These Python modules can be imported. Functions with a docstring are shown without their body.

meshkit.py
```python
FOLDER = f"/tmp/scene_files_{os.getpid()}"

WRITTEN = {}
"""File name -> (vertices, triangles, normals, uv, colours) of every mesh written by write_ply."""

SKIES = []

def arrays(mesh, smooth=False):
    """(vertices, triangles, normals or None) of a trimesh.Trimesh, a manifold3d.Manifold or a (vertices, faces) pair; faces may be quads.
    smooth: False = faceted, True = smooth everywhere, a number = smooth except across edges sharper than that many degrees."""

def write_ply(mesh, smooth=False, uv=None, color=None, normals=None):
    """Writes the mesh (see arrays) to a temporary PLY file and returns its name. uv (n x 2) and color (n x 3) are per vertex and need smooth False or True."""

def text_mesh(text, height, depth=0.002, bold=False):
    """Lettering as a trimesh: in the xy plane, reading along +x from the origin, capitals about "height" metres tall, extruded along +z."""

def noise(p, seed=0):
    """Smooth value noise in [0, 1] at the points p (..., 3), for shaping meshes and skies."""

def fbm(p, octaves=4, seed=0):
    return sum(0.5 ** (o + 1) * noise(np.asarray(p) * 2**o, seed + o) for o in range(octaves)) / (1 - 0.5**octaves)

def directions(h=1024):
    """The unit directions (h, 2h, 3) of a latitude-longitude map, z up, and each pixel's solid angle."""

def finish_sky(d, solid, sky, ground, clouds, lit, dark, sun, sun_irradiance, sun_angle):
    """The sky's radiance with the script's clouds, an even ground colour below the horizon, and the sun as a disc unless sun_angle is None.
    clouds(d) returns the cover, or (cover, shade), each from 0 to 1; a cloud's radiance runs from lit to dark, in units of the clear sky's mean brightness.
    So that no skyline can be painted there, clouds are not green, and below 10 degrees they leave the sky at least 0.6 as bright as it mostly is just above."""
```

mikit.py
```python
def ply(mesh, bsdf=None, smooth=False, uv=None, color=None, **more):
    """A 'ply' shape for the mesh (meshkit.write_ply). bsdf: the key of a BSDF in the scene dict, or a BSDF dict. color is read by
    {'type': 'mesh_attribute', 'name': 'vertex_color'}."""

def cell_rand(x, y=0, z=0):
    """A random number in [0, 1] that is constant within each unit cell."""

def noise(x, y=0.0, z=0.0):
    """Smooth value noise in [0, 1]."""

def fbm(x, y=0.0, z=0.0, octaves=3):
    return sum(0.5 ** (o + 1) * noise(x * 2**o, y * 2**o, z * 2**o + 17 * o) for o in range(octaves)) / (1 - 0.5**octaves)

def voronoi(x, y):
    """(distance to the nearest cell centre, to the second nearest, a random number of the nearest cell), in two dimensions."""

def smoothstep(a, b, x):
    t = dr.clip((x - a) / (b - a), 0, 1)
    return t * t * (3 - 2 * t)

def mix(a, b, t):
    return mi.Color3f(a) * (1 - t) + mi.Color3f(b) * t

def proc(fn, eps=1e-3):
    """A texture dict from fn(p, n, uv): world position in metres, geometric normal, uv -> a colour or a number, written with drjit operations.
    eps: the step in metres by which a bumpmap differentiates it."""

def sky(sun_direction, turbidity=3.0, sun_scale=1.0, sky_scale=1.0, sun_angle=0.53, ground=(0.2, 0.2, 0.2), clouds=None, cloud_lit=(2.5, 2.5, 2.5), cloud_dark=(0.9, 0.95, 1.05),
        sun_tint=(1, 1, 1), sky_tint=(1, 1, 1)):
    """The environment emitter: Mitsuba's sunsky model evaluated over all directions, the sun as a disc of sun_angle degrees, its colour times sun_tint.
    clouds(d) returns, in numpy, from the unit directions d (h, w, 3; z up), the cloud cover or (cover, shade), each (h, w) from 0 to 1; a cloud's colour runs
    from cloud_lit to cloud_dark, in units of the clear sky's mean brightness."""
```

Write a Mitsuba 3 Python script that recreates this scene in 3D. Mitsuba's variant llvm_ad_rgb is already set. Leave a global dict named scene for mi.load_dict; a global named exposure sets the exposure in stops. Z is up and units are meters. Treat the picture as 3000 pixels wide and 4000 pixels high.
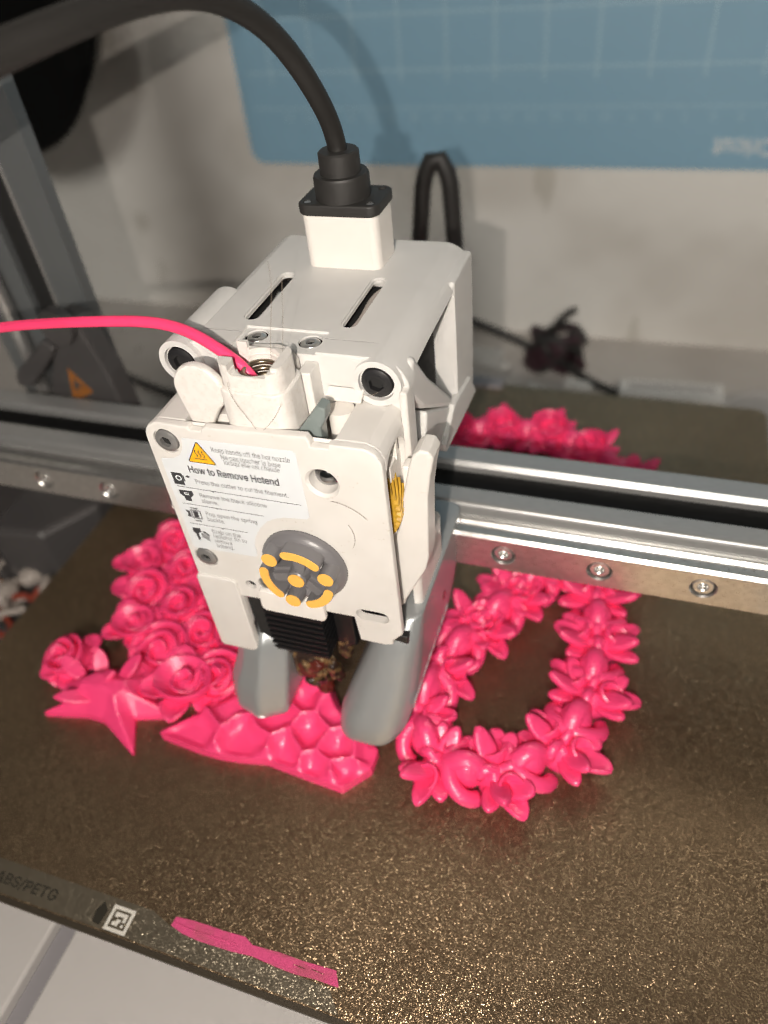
import math, random, numpy as np, trimesh, mitsuba as mi, mikit, meshkit
import manifold3d as m3
import shapely
from shapely.geometry import Polygon, Point, LineString
from shapely import affinity
random.seed(7); rng = np.random.default_rng(7)
T = mi.ScalarTransform4f
scene, labels = {}, {}
MM = 0.001
# ------------------------------------------------------------------ camera, light, exposure
EYE = np.array([73.123, -78.535, 123.849])
RT = np.array([0.94658558, 0.30923024, -0.09139147]); DN = np.array([0.14711793, -0.66637451, -0.73095918]); FW = np.array([-0.28693563, 0.6784701, -0.67627381]); UP = -DN
scene['camera'] = {'type': 'thinlens', 'fov': math.degrees(2 * math.atan(1500 / 2928.55)), 'fov_axis': 'x', 'aperture_radius': 0.00105, 'focus_distance': 0.121,
                   'near_clip': 0.01, 'far_clip': 5.0,
                   'to_world': T().look_at(origin=(EYE * MM).tolist(), target=((EYE + 100 * FW) * MM).tolist(), up=UP.tolist())}
exposure = 0.15
KEY = [0.069, -0.112, 0.131]
scene['flash_light'] = {'type': 'point', 'position': KEY, 'intensity': {'type': 'rgb', 'value': [0.082, 0.0735, 0.0652]}}
scene['room_lamp'] = {'type': 'sphere', 'center': [0.20, -0.62, 0.50], 'radius': 0.09, 'emitter': {'type': 'area', 'radiance': {'type': 'rgb', 'value': [39.0, 37.3, 34.0]}}}
scene['room_air'] = {'type': 'constant', 'radiance': {'type': 'rgb', 'value': [0.024, 0.0243, 0.0235]}}
labels['room_lamp'] = {'label': 'round white ceiling lamp hanging above and behind the camera', 'category': 'lamp'}

# ------------------------------------------------------------------ helpers (all shapes in millimetres)
def add(key, mesh, bsdf, smooth=False, label=None, cat=None, group=None, kind=None):
    k, n = key, 0
    while k in scene or k in labels:
        n += 1; k = f'{key}_{n:03d}'
    v, f, nn = meshkit.arrays(mesh, False)
    scene[k] = mikit.ply((v * MM, f), bsdf, smooth)
    tag(k, label, cat, group, kind)
    return k
def tag(k, label=None, cat=None, group=None, kind=None):
    d = {a: b for a, b in (('label', label), ('category', cat), ('group', group), ('kind', kind)) if b}
    if d: labels[k] = d
def thing(key, label, cat, group=None):
    k, n = key, 0
    while k in labels or k in scene:
        n += 1; k = f'{key}_{n:03d}'
    tag(k, label, cat, group); return k
def tri(m):
    v, f, _ = meshkit.arrays(m, False); return trimesh.Trimesh(v, f, process=False)
def cat_(*ms): return trimesh.util.concatenate([tri(m) for m in ms])
def cs(poly):
    ps = list(getattr(poly, 'geoms', [poly])); loops = []
    for p in ps:
        p = shapely.geometry.polygon.orient(p)
        loops.append(np.array(p.exterior.coords)[:-1]); loops += [np.array(i.coords)[:-1] for i in p.interiors]
    return m3.CrossSection(loops, m3.FillRule.EvenOdd)
AX = {'xy': np.array([[1, 0, 0, 0], [0, 1, 0, 0], [0, 0, 1, 0.]]), 'xz': np.array([[1, 0, 0, 0], [0, 0, 1, 0], [0, 1, 0, 0.]]), 'yz': np.array([[0, 0, 1, 0], [1, 0, 0, 0], [0, 1, 0, 0.]])}
def prism(poly, plane, a, b, r=0.0, seg=12):
    """polygon in the plane, extruded along the third axis from a to b, all edges rounded by r"""
    if not isinstance(poly, (Polygon, shapely.MultiPolygon)): poly = Polygon(poly)
    if r <= 0:
        return m3.Manifold.extrude(cs(poly), b - a).translate([0, 0, a]).transform(AX[plane])
    m = m3.Manifold.extrude(cs(poly.buffer(-r, join_style=2)), b - a - 2 * r).translate([0, 0, a + r])
    return m.minkowski_sum(m3.Manifold.sphere(r, seg)).transform(AX[plane])
def rrect(x0, y0, x1, y1, r, seg=6):
    return shapely.box(x0 + r, y0 + r, x1 - r, y1 - r).buffer(r, quad_segs=seg) if r > 0 else shapely.box(x0, y0, x1, y1)
def rbox(x0, y0, z0, x1, y1, z1, r=0.3, seg=12):
    if r <= 0: return m3.Manifold.cube([x1 - x0, y1 - y0, z1 - z0]).translate([x0, y0, z0])
    s = m3.Manifold.sphere(r, seg)
    return m3.Manifold.batch_hull([s.translate([x, y, z]) for x in (x0 + r, x1 - r) for y in (y0 + r, y1 - r) for z in (z0 + r, z1 - r)])
def cyl(p0, p1, r0, r1=None, seg=32):
    p0, p1 = np.array(p0, float), np.array(p1, float); d = p1 - p0; h = np.linalg.norm(d); z = d / h
    x = np.cross(z, [0, 0, 1] if abs(z[2]) < .9 else [1, 0, 0]); x /= np.linalg.norm(x); y = np.cross(z, x)
    return m3.Manifold.cylinder(h, r0, r0 if r1 is None else r1, seg).transform(np.c_[x, y, z, p0])
def lathe(profile, p0, axis, seg=40):
    """profile: [(r, h)...] closed by the axis; h along axis from p0"""
    z = np.array(axis, float); z /= np.linalg.norm(z)
    x = np.cross(z, [0, 0, 1] if abs(z[2]) < .9 else [1, 0, 0]); x /= np.linalg.norm(x); y = np.cross(z, x)
    m = m3.Manifold.revolve(cs(Polygon(profile)), seg)
    return m.transform(np.c_[x, y, z, np.array(p0, float)])
def spline(pts, n):
    from scipy.interpolate import make_interp_spline
    pts = np.array(pts, float); d = np.r_[0, np.cumsum(np.linalg.norm(np.diff(pts[:, :3], axis=0), axis=1))]
    return make_interp_spline(d, pts, k=min(3, len(pts) - 1))(np.linspace(0, d[-1], n))
def tube(pts, r, seg=14, n=None, caps=True):
    pts = np.array(pts, float)
    if n: pts = spline(pts, n)
    r = np.broadcast_to(pts[:, 3] if pts.shape[1] > 3 else r, len(pts)); pts = pts[:, :3]
    t = np.gradient(pts, axis=0); t /= np.linalg.norm(t, axis=1, keepdims=True)
    u = np.cross(t[0], [0.2, 0.3, 0.93]); u /= np.linalg.norm(u); V = []
    a = np.arange(seg) / seg * 2 * np.pi
    for i in range(len(pts)):
        u = u - t[i] * (u @ t[i]); u /= np.linalg.norm(u); w = np.cross(t[i], u)
        V.append(pts[i] + r[i] * (np.cos(a)[:, None] * u + np.sin(a)[:, None] * w))
    V = np.vstack(V); F = []
    for i in range(len(pts) - 1):
        for k in range(seg):
            k2 = (k + 1) % seg; A, B, C, D = i * seg + k, i * seg + k2, (i + 1) * seg + k2, (i + 1) * seg + k
            F += [[A, B, C], [A, C, D]]
    if caps:
        n0 = len(V); V = np.vstack([V, pts[:1], pts[-1:]]); L = (len(pts) - 1) * seg
        for k in range(seg):
            k2 = (k + 1) % seg; F += [[n0, k2, k], [n0 + 1, L + k, L + k2]]
    return trimesh.Trimesh(V, np.array(F), process=False)
def place(m, M):
    m = tri(m).copy(); m.vertices = m.vertices @ np.array(M)[:3, :3].T + np.array(M)[:3, 3]; return m
def rot(axis, deg):
    return trimesh.transformations.rotation_matrix(math.radians(deg), axis)
def mv(x, y, z): return trimesh.transformations.translation_matrix([x, y, z])
def flat(poly, plane, a, b): return tri(prism(poly, plane, a, b))

# ------------------------------------------------------------------ materials
N, FB, VO, SS, MIX = mikit.noise, mikit.fbm, mikit.voronoi, mikit.smoothstep, mikit.mix
def pr(**k):
    d = {'type': 'principled'}
    for a, b in k.items():
        d[a] = {'type': 'rgb', 'value': list(b)} if isinstance(b, (tuple, list)) else b
    return d
def two(b): return {'type': 'twosided', 'bsdf': b}
def f_white(p, n, uv):
    x, y, z = p.x * 1000, p.y * 1000, p.z * 1000
    g = FB(x * .12, y * .12, z * .12, 3); s = FB(x * 1.3 + 40, y * 1.3, z * 1.3, 3)
    c = MIX((.60, .582, .555), (.575, .555, .525), SS(.35, .75, g))
    return MIX(c, (.42, .36, .28), .4 * SS(.72, .84, s) * SS(.52, .7, g))
def f_shell(p, n, uv):
    x, y, z = p.x * 1000, p.y * 1000, p.z * 1000
    g = FB(x * .1, y * .1, z * .1, 3)
    return MIX((.56, .553, .537), (.535, .527, .51), SS(.3, .75, g))
def f_grub(p, n, uv):
    x, y, z = p.x * 1000, p.y * 1000, p.z * 1000
    s = FB(x * 1.1 + 9, y * 1.1, z * .8, 4); h = FB(x * 3 + 9, y * 3, z * 3, 2)
    c = MIX((.62, .597, .567), (.59, .562, .53), SS(.35, .7, s))
    return MIX(c, (.42, .30, .17), .14 * SS(.62, .78, h) * SS(.45, .6, s))
def f_bump(p, n, uv):
    return FB(p.x * 6000, p.y * 6000, p.z * 6000, 2)
def bumped(tex, sc, b, eps=3e-5):
    d = {'type': 'bumpmap', 'bump': mikit.proc(tex, eps), 'scale': sc, 'bsdf': b}; return d
scene['white_plastic'] = two(pr(base_color=mikit.proc(f_white), roughness=.48, specular=.4))
scene['shell_plastic'] = two(bumped(f_bump, .000012, pr(base_color=mikit.proc(f_shell), roughness=.5, specular=.4)))
scene['worn_white_plastic'] = two(pr(base_color=mikit.proc(f_grub), roughness=.42, specular=.4))
scene['clean_white'] = two(pr(base_color=(.68, .65, .61), roughness=.35, specular=.4))
scene['label_white'] = two(pr(base_color=(.60, .625, .645), roughness=.32, specular=.4))
scene['ink'] = two(pr(base_color=(.035, .036, .04), roughness=.5))
scene['ink_grey'] = two(pr(base_color=(.13, .13, .135), roughness=.5))
scene['sign_yellow'] = two(pr(base_color=(.85, .40, .012), roughness=.4))
scene['peg_orange'] = two(pr(base_color=(.80, .42, .085), roughness=.5))
scene['knob_grey'] = two(bumped(f_bump, .00002, pr(base_color=(.135, .130, .135), roughness=.36, specular=.5)))
scene['duct_grey'] = two(bumped(f_bump, .000012, pr(base_color=(.33, .345, .35), roughness=.33, specular=.5, metallic=.45)))
scene['black_plastic'] = two(pr(base_color=(.012, .012, .013), roughness=.4))
scene['spool_black'] = two(pr(base_color=(.004, .004, .004), roughness=.6, specular=.15))
scene['black_rubber'] = two(pr(base_color=(.020, .019, .018), roughness=.55))
scene['cable_rubber'] = two(pr(base_color=(.016, .015, .014), roughness=.5, specular=.35))
scene['black_metal'] = two(pr(base_color=(.007, .007, .008), roughness=.35, specular=.35))
scene['steel'] = two(pr(base_color=(.60, .59, .57), roughness=.28, metallic=.85))
scene['dark_steel'] = two(pr(base_color=(.33, .325, .32), roughness=.38, metallic=.7))
scene['mirror_steel'] = two(pr(base_color=(.42, .42, .43), roughness=.12, metallic=1.))
scene['brass'] = two(pr(base_color=(.30, .24, .17), roughness=.25, metallic=.9))
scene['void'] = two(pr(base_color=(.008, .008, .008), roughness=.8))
scene['lettering_grey'] = two(pr(base_color=(.70, .70, .72), roughness=.4))
def f_alu(p, n, uv):
    x, y, z = p.x * 1000, p.y * 1000, p.z * 1000
    return MIX((.42, .42, .415), (.37, .37, .365), FB(x * .8, y * 3, z * 3, 3))
scene['aluminium'] = two(pr(base_color=mikit.proc(f_alu), roughness=.36, metallic=.6))
def f_railr(p, n, uv):
    return .22 + .14 * FB(p.x * 1500, p.y * 1500, p.z * 1500, 4)
def f_railc(p, n, uv):
    x, y, z = p.x * 1000, p.y * 1000, p.z * 1000
    c = MIX((.58, .565, .545), (.50, .485, .465), SS(.3, .7, FB(x * .9, y, z * .9, 4)))
    return MIX(c, (.25, .21, .17), .5 * SS(.66, .76, FB(x * 2.2 + 5, y, z * 2.2, 3)))
scene['rail_steel'] = two(pr(base_color=mikit.proc(f_railc), roughness=mikit.proc(f_railr), metallic=.9))
def f_gear(p, n, uv): return MIX((.50, .30, .03), (.30, .17, .02), FB(p.x * 900, p.y * 900, p.z * 900, 2))
scene['gear_yellow'] = two(pr(base_color=mikit.proc(f_gear), roughness=.4))
scene['cutter_grey'] = two(pr(base_color=(.17, .20, .195), roughness=.25, specular=.6))
def f_pinkb(p, n, uv): return FB(p.x * 1500, p.y * 1500, p.z * 6000, 2)
PINK = (.83, .052, .185)
scene['pink_plastic'] = two(bumped(f_pinkb, .00009, pr(base_color=PINK, roughness=.36, specular=.5, clearcoat=1.0, clearcoat_gloss=.95)))
scene['pink_filament'] = two(pr(base_color=(.90, .055, .17), roughness=.35, specular=.5, clearcoat=.6, clearcoat_gloss=.9))
def f_smear(p, n, uv):
    x, y = p.x * 1000, p.y * 1000
    return MIX((.50, .065, .17), (.36, .075, .12), SS(.45, .8, FB(x * .25, y * .5, 0, 3)) * .8)
scene['pink_smear'] = two(pr(base_color=mikit.proc(f_smear), roughness=.35))
def facets(x, y):
    """height of small tilted facets, in cells: every grain of the powder coat has a slope of its own"""
    x, y = mi.Float(x), mi.Float(y); CR = mikit.cell_rand
    best, h, w = mi.Float(9), mi.Float(0), mi.Float(0)
    import drjit as dr
    for a in (-1, 0, 1):
        for b in (-1, 0, 1):
            cx, cy = dr.floor(x) + a, dr.floor(y) + b
            dx, dy = x - cx - CR(cx, cy, 1), y - cy - CR(cx, cy, 2)
            d = dx * dx + dy * dy
            tx, ty = CR(cx, cy, 5) + CR(cx, cy, 6) + CR(cx, cy, 7) - 1.5, CR(cx, cy, 8) + CR(cx, cy, 9) + CR(cx, cy, 10) - 1.5
            near = d < best
            h = dr.select(near, tx * dx + ty * dy - .45 * d, h); w = dr.select(near, CR(cx, cy, 3), w); best = dr.select(near, d, best)
    return h, w
def f_pebble(p, n, uv):
    return facets(p.x * 4000, p.y * 4000)[0] * .33
def f_pei(p, n, uv):
    r = facets(p.x * 4000, p.y * 4000)[1]; g = FB(p.x * 25, p.y * 25, 0, 3)
    return MIX((.205, .143, .086), (.48, .355, .225), r * r * r) * (.86 + .28 * g)
def f_peir(p, n, uv): return .25 + .15 * FB(p.x * 30 + 5, p.y * 45, 0, 4)
scene['textured_plate'] = two(bumped(f_pebble,   .00025, pr(base_color=mikit.proc(f_pei), roughness=mikit.proc(f_peir), metallic=.9, specular=.5), 2e-5))
scene['plate_lip'] = two(pr(base_color=(.06, .048, .034), roughness=.45, metallic=.5))
scene['plate_strip'] = two(bumped(f_pebble, .00024, pr(base_color=(.27, .232, .172), roughness=.34, metallic=.85), 2e-5))
scene['plate_ink'] = two(pr(base_color=(.05, .045, .035), roughness=.3, metallic=.5))
scene['mark_white'] = two(pr(base_color=(.50, .48, .43), roughness=.5))
scene['base_grey'] = two(pr(base_color=(.42, .40, .385), roughness=.5))
scene['groove_grey'] = two(pr(base_color=(.20, .19, .20), roughness=.5))
def f_wall(p, n, uv):
    x, y, z = p.x * 1000, p.y * 1000, p.z * 1000
    g = FB(x * .012, y, z * .012, 4)
    c = MIX((.84, .815, .775), (.66, .625, .58), SS(.32, .68, g))
    return MIX(c, (.36, .33, .26), .35 * SS(.70, .8, FB(x * .05 + 3, 0, z * .018, 3)))
scene['wall_paint'] = two(pr(base_color=mikit.proc(f_wall), roughness=.6, specular=.3))
def f_desk(p, n, uv):
    g = FB(p.x * 14, p.y * 14, 0, 4); s = N(p.x * 90, p.y * 90)
    return MIX(MIX((.50, .47, .44), (.42, .385, .355), SS(.3, .7, g)), (.25, .22, .19), .5 * SS(.9, .97, s))
scene['desk_top'] = two(pr(base_color=mikit.proc(f_desk), roughness=.4))
def f_mat(p, n, uv):
    g = FB(p.x * 18, 0, p.z * 18, 3)
    return MIX((.255, .45, .60), (.28, .475, .625), g)
scene['mat_blue'] = two(pr(base_color=mikit.proc(f_mat), roughness=.38, specular=.5))
scene['mat_line'] = two(pr(base_color=(.40, .58, .69), roughness=.5))
scene['mat_print'] = two(pr(base_color=(.72, .76, .78), roughness=.5))
scene['column_grey'] = two(pr(base_color=(.15, .16, .165), roughness=.4, metallic=.4))
scene['column_edge'] = two(pr(base_color=(.50, .49, .48), roughness=.35, metallic=.8))
scene['bracket_grey'] = two(pr(base_color=(.058, .054, .054), roughness=.5))
scene['triangle_orange'] = two(pr(base_color=(.27, .10, .022), roughness=.5))
scene['strip_white'] = two(pr(base_color=(.66, .64, .61), roughness=.4))
scene['scrap_white'] = two(pr(base_color=(.33, .29, .26), roughness=.4))
scene['scrap_orange'] = two(pr(base_color=(.45, .17, .02), roughness=.4))
scene['scrap_red'] = two(pr(base_color=(.20, .035, .02), roughness=.4))
scene['wine_plastic'] = two(pr(base_color=(.035, .012, .018), roughness=.5))
def f_gunk(p, n, uv):
    g = FB(p.x * 700, p.y * 700, p.z * 700, 3)
    return MIX(MIX((.022, .011, .008), (.16, .095, .04), SS(.45, .68, g)), (.34, .29, .22), SS(.72, .82, g))
scene['burnt_residue'] = two(pr(base_color=mikit.proc(f_gunk), roughness=.25, specular=.6))
scene['red_residue'] = two(pr(base_color=(.085, .014, .009), roughness=.25))
scene['silicone'] = two(pr(base_color=(.40, .36, .32), roughness=.4))
scene['hair_fibre'] = two(pr(base_color=(.22, .18, .14), roughness=.5))
scene['silver_fibre'] = two(pr(base_color=(.55, .5, .45), roughness=.4))

# ------------------------------------------------------------------ the setting
YW, ZD, ZP = 302.0, -96.0, -28.0
add('wall', rbox(-700, YW, -160, 700, YW + 12, 520, 0), 'wall_paint', label='white painted wall with faint stains behind the printer', kind='structure')
add('desk', rbox(-700, -420, ZD - 20, 700, YW, ZD, 0), 'desk_top', label='pale desk top under and behind the printer', kind='structure')

# blue cutting mat on the wall, upside down
mat = thing('cutting_mat', 'blue cutting mat with a pale grid hung upside down on the wall', 'cutting mat')
ZM = -5.5
ym = YW - 2.2
add(mat + '__sheet', prism(rrect(-137, ZM, 190, 300, 7), 'xz', ym, YW - .05), 'mat_blue')
gx = [-118 + 22.4 * i for i in range(14)]; gz = [37 + 22.4 * i for i in range(12)]
for x in gx: add(mat + '__grid_line', rbox(x - .45, ym - .12, 32, x + .45, ym - .02, 296, 0), 'mat_line')
for z in gz: add(mat + '__grid_line', rbox(-131, ym - .10, z - .4, 186, ym - .01, z + .4, 0), 'mat_line')
def wall_text(s, h, x, z, y, bsdf, key, up=False, bold=False, depth=.12):
    m = meshkit.text_mesh(s, h, depth, bold); M = np.eye(4)
    M[:3, :3] = np.array([[1, 0, 0], [0, 0, -1], [0, 1, 0]])
    m = place(m, M); c = (m.bounds[0] + m.bounds[1]) / 2
    m.vertices -= c
    if up: m.vertices[:, [0, 2]] *= -1
    m.vertices += [x, y, z]
    return add(key, m, bsdf)
for i, x in enumerate(np.arange(-112, 180, 11.2)):
    wall_text(str(24 - i), 3.2, x, 16.5, ym - .1, 'mat_line', mat + '__number', up=True)
add(mat + '__ruler_line', rbox(-131, ym - .12, 20.6, 186, ym - .02, 21.2, 0), 'mat_line')
wall_text('Cricut', 6.6, 104.6, 4.0, ym - .1, 'mat_print', mat + '__lettering', up=True, bold=True)

# ------------------------------------------------------------------ printer base, build plate
base = thing('printer_base', 'pale grey printer base under the front edge of the build plate', 'printer base')
add(base + '__panel', rbox(-76, -260, -60, -28.7, -10, -46, .8), 'base_grey')
add(base + '__panel', rbox(-23.5, -260, -60, 110, -10, -46, .8), 'base_grey')
add(base + '__groove', rbox(-28.6, -260, -58, -23.6, -10, -49, 0), 'groove_grey')
add(base + '__carriage', rbox(-60, -9, -80, 100, 120, -40, 1), 'bracket_grey', label='dark carriage under the build plate')

bp = thing('build_plate', 'dark gold textured build plate under the pink prints', 'build plate')
add(bp + '__sheet', prism(rrect(-77, -52.3, 116, 147, 4), 'xy', ZP - .9, ZP, 0), 'textured_plate')
add(bp + '__heated_bed', rbox(-74, -46, ZP - 6, 112, 143, ZP - 1.0, .5), 'black_plastic')
add(bp + '__front_strip', prism(Polygon([(-70, -50.9), (41, -50.9), (38, -47.4), (5, -46.6), (0, -45.0), (-70, -45.0)]), 'xy', ZP + .005, ZP + .04, 0), 'plate_strip', label='smoother greyer strip along the front edge')
add(bp + '__front_lip', rbox(-73, -52.32, ZP - .92, 112, -51.2, ZP + .03, 0), 'plate_lip')
t = meshkit.text_mesh('ABS/PETG', 2.0, .04, True); t.vertices += [-32.8, -49.2, ZP + .05]
t.vertices[:, 0] = -20.6 + (t.vertices[:, 0] - t.vertices[:, 0].max()) * 1.12
add(bp + '__lettering', t, 'plate_ink')
mk = [shapely.box(-8.1, -50.7, -3.2, -46.1).difference(shapely.box(-7.45, -50.05, -3.85, -46.75))]
mk += [shapely.box(-7.0, -48.1, -6.2, -47.2), shapely.box(-6.3, -47.9, -4.3, -47.2), shapely.box(-4.95, -48.7, -4.3, -47.8), shapely.box(-6.9, -49.6, -5.6, -48.9), shapely.box(-6.2, -48.95, -5.3, -48.4), shapely.box(-4.9, -49.6, -4.35, -49.1)]
add(bp + '__printed_marker', prism(shapely.union_all(mk), 'xy', ZP + .05, ZP + .09), 'mark_white', label='small white square marker near the front edge')
add(bp + '__emblem', prism(Polygon([(-10.4, -46.2), (-8.9, -47.6), (-9.2, -50.3), (-10.9, -50.2), (-11.3, -48)]), 'xy', ZP + .05, ZP + .08), 'plate_ink')

sm = Polygon([(4.96, -46.28), (5.16, -44.85), (8.5, -44.55), (11.84, -44.48), (15, -44.5), (19.67, -44.27), (21.55, -45.16), (26.67, -44.86), (32, -44.9), (38.12, -44.61), (39.37, -46.72), (34.88, -46.73), (31, -47.0), (27.61, -46.96), (22.23, -46.58), (18.09, -46.99), (11.28, -47.16), (7.5, -46.9)]).buffer(.2).buffer(-.05)
for c in ((31.5, -45.8, 1.2, .10), (35, -45.6, 1.3, .09)):
    sm = sm.difference(affinity.rotate(affinity.scale(Point(c[0], c[1]).buffer(1), c[2], c[3]), -3))
pl = thing('purge_line', 'flat smeared pink purge line along the front edge of the build plate', 'purge line')
add(pl + '__strip', prism(sm, 'xy', ZP + .05, ZP + .24), 'pink_smear')
add(pl + '__ridge', tube([(5.3, -45.7, ZP + .3), (9, -46.0, ZP + .35), (14, -45.9, ZP + .32), (18.5, -45.8, ZP + .3)], .16, 8, 20), 'pink_smear')

# ------------------------------------------------------------------ gantry beam with rail
gb = thing('gantry_beam', 'silver aluminium gantry beam with a bolted steel rail behind the print head', 'gantry beam')
X0, X1 = -100, 150
pro = rrect(38, -3.5, 58, 14, 1.1).difference(shapely.box(43.9, 9.2, 51.4, 15)).difference(Polygon([(37, 10.4), (38.35, 10.7), (38.35, 11.2), (37, 11.2)]))
pro = pro.difference(Polygon([(43.1, 14.1), (43.95, 13.2), (43.95, 14.1)])).difference(Polygon([(52.3, 14.1), (51.35, 13.0), (51.35, 14.1)]))
add(gb + '__extrusion', prism(pro, 'yz', X0, X1), 'aluminium', smooth=30)
add(gb + '__belt', rbox(X0, 44.0, 9.3, X1, 51.3, 11.6, .2), 'spool_black', label='black toothed belt in the slot')
rp = Polygon([(31.7, 2.0), (31.7, 10.7), (32.3, 11.3), (34.3, 11.3), (34.9, 10.9), (35.6, 9.6), (36.4, 9.6), (37, 10.3), (37.96, 10.3), (37.96, 2.7), (36.4, 2.9), (35.6, 3.1), (34.9, 1.9), (32.2, 1.6)])
rail = prism(rp, 'yz', X0, X1)
BX = [-67.4, -47.4, -27.4, -7.4, 12.6, 32.6, 52.6, 72.6, 92.6, 112.6]
for x in BX:
    rail = rail - cyl([x, 31.5, 6.5], [x, 34.6, 6.5], 2.42, seg=40) - cyl([x, 31.6, 6.5], [x, 32.05, 6.5], 2.75, 2.42, seg=40)
rk = add(gb + '__rail', rail, 'rail_steel', smooth=25)
bolt = lathe([(0, 0), (2.05, 0), (2.05, 2.1), (1.85, 2.4), (1.15, 2.4), (.95, 2.2), (.95, 1.0), (0, .8)], [0, 0, 0], [0, -1, 0], 36)
for x in BX:
    add(rk + '__bolt', bolt.translate([x, 34.5, 6.5]), 'steel', smooth=30)

# ------------------------------------------------------------------ left column and bracket
zc = thing('upright_column', 'grey upright column with a black slot at the left of the beam', 'upright column')
cp = shapely.box(-104, 70, -67.6, 74).difference(shapely.box(-86.5, 69, -77.6, 73))
add(zc + '__post', prism(cp, 'xy', -80, 180), 'column_grey')
add(zc + '__edge', rbox(-78.2, 69.6, -10, -77.4, 70.6, 180, .2), 'column_edge', label='bright bare metal edge of the slot')
add(zc + '__screw_rod', cyl([-92.5, 66.5, -40], [-92.5, 66.5, 180], 1.9), 'column_edge')
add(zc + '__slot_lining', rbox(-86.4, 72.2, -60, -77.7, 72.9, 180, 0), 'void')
br = thing('gantry_bracket', 'dark grey bracket with a slanted arm and an orange triangle behind the beam', 'bracket')
add(br + '__plate', prism(Polygon([(-86, -6), (-85, 12), (-77, 27), (-72, 37), (-66, 36), (-62, 20), (-60, -6)]), 'xz', 61.5, 69.0, .8, 8), 'bracket_grey')
add(br + '__arm', prism(Polygon([(-94, 14), (-93, 18), (-78, 30), (-74.5, 28), (-77, 25), (-89, 14)]), 'xz', 59.5, 63, .8, 8), 'bracket_grey')
add(br + '__cap', cyl([-70.5, 61.6, 35], [-70.5, 58.6, 35], 5.0), 'bracket_grey')
tr = Polygon([(-74.9, 20.9), (-69.4, 13.6), (-77.8, 9.6)])
add(br + '__warning_triangle', prism(tr, 'xz', 61.35, 61.48), 'triangle_orange', label='orange warning triangle')
add(br + '__triangle_mark', prism(Polygon([(-74.2, 17.6), (-72.2, 14.8), (-74.4, 15.0), (-74.2, 12.4), (-75.3, 14.6)]), 'xz', 61.25, 61.33), 'bracket_grey')
ft = thing('column_foot', 'dark grey moulded foot of the column left of the build plate', 'column foot')
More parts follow.
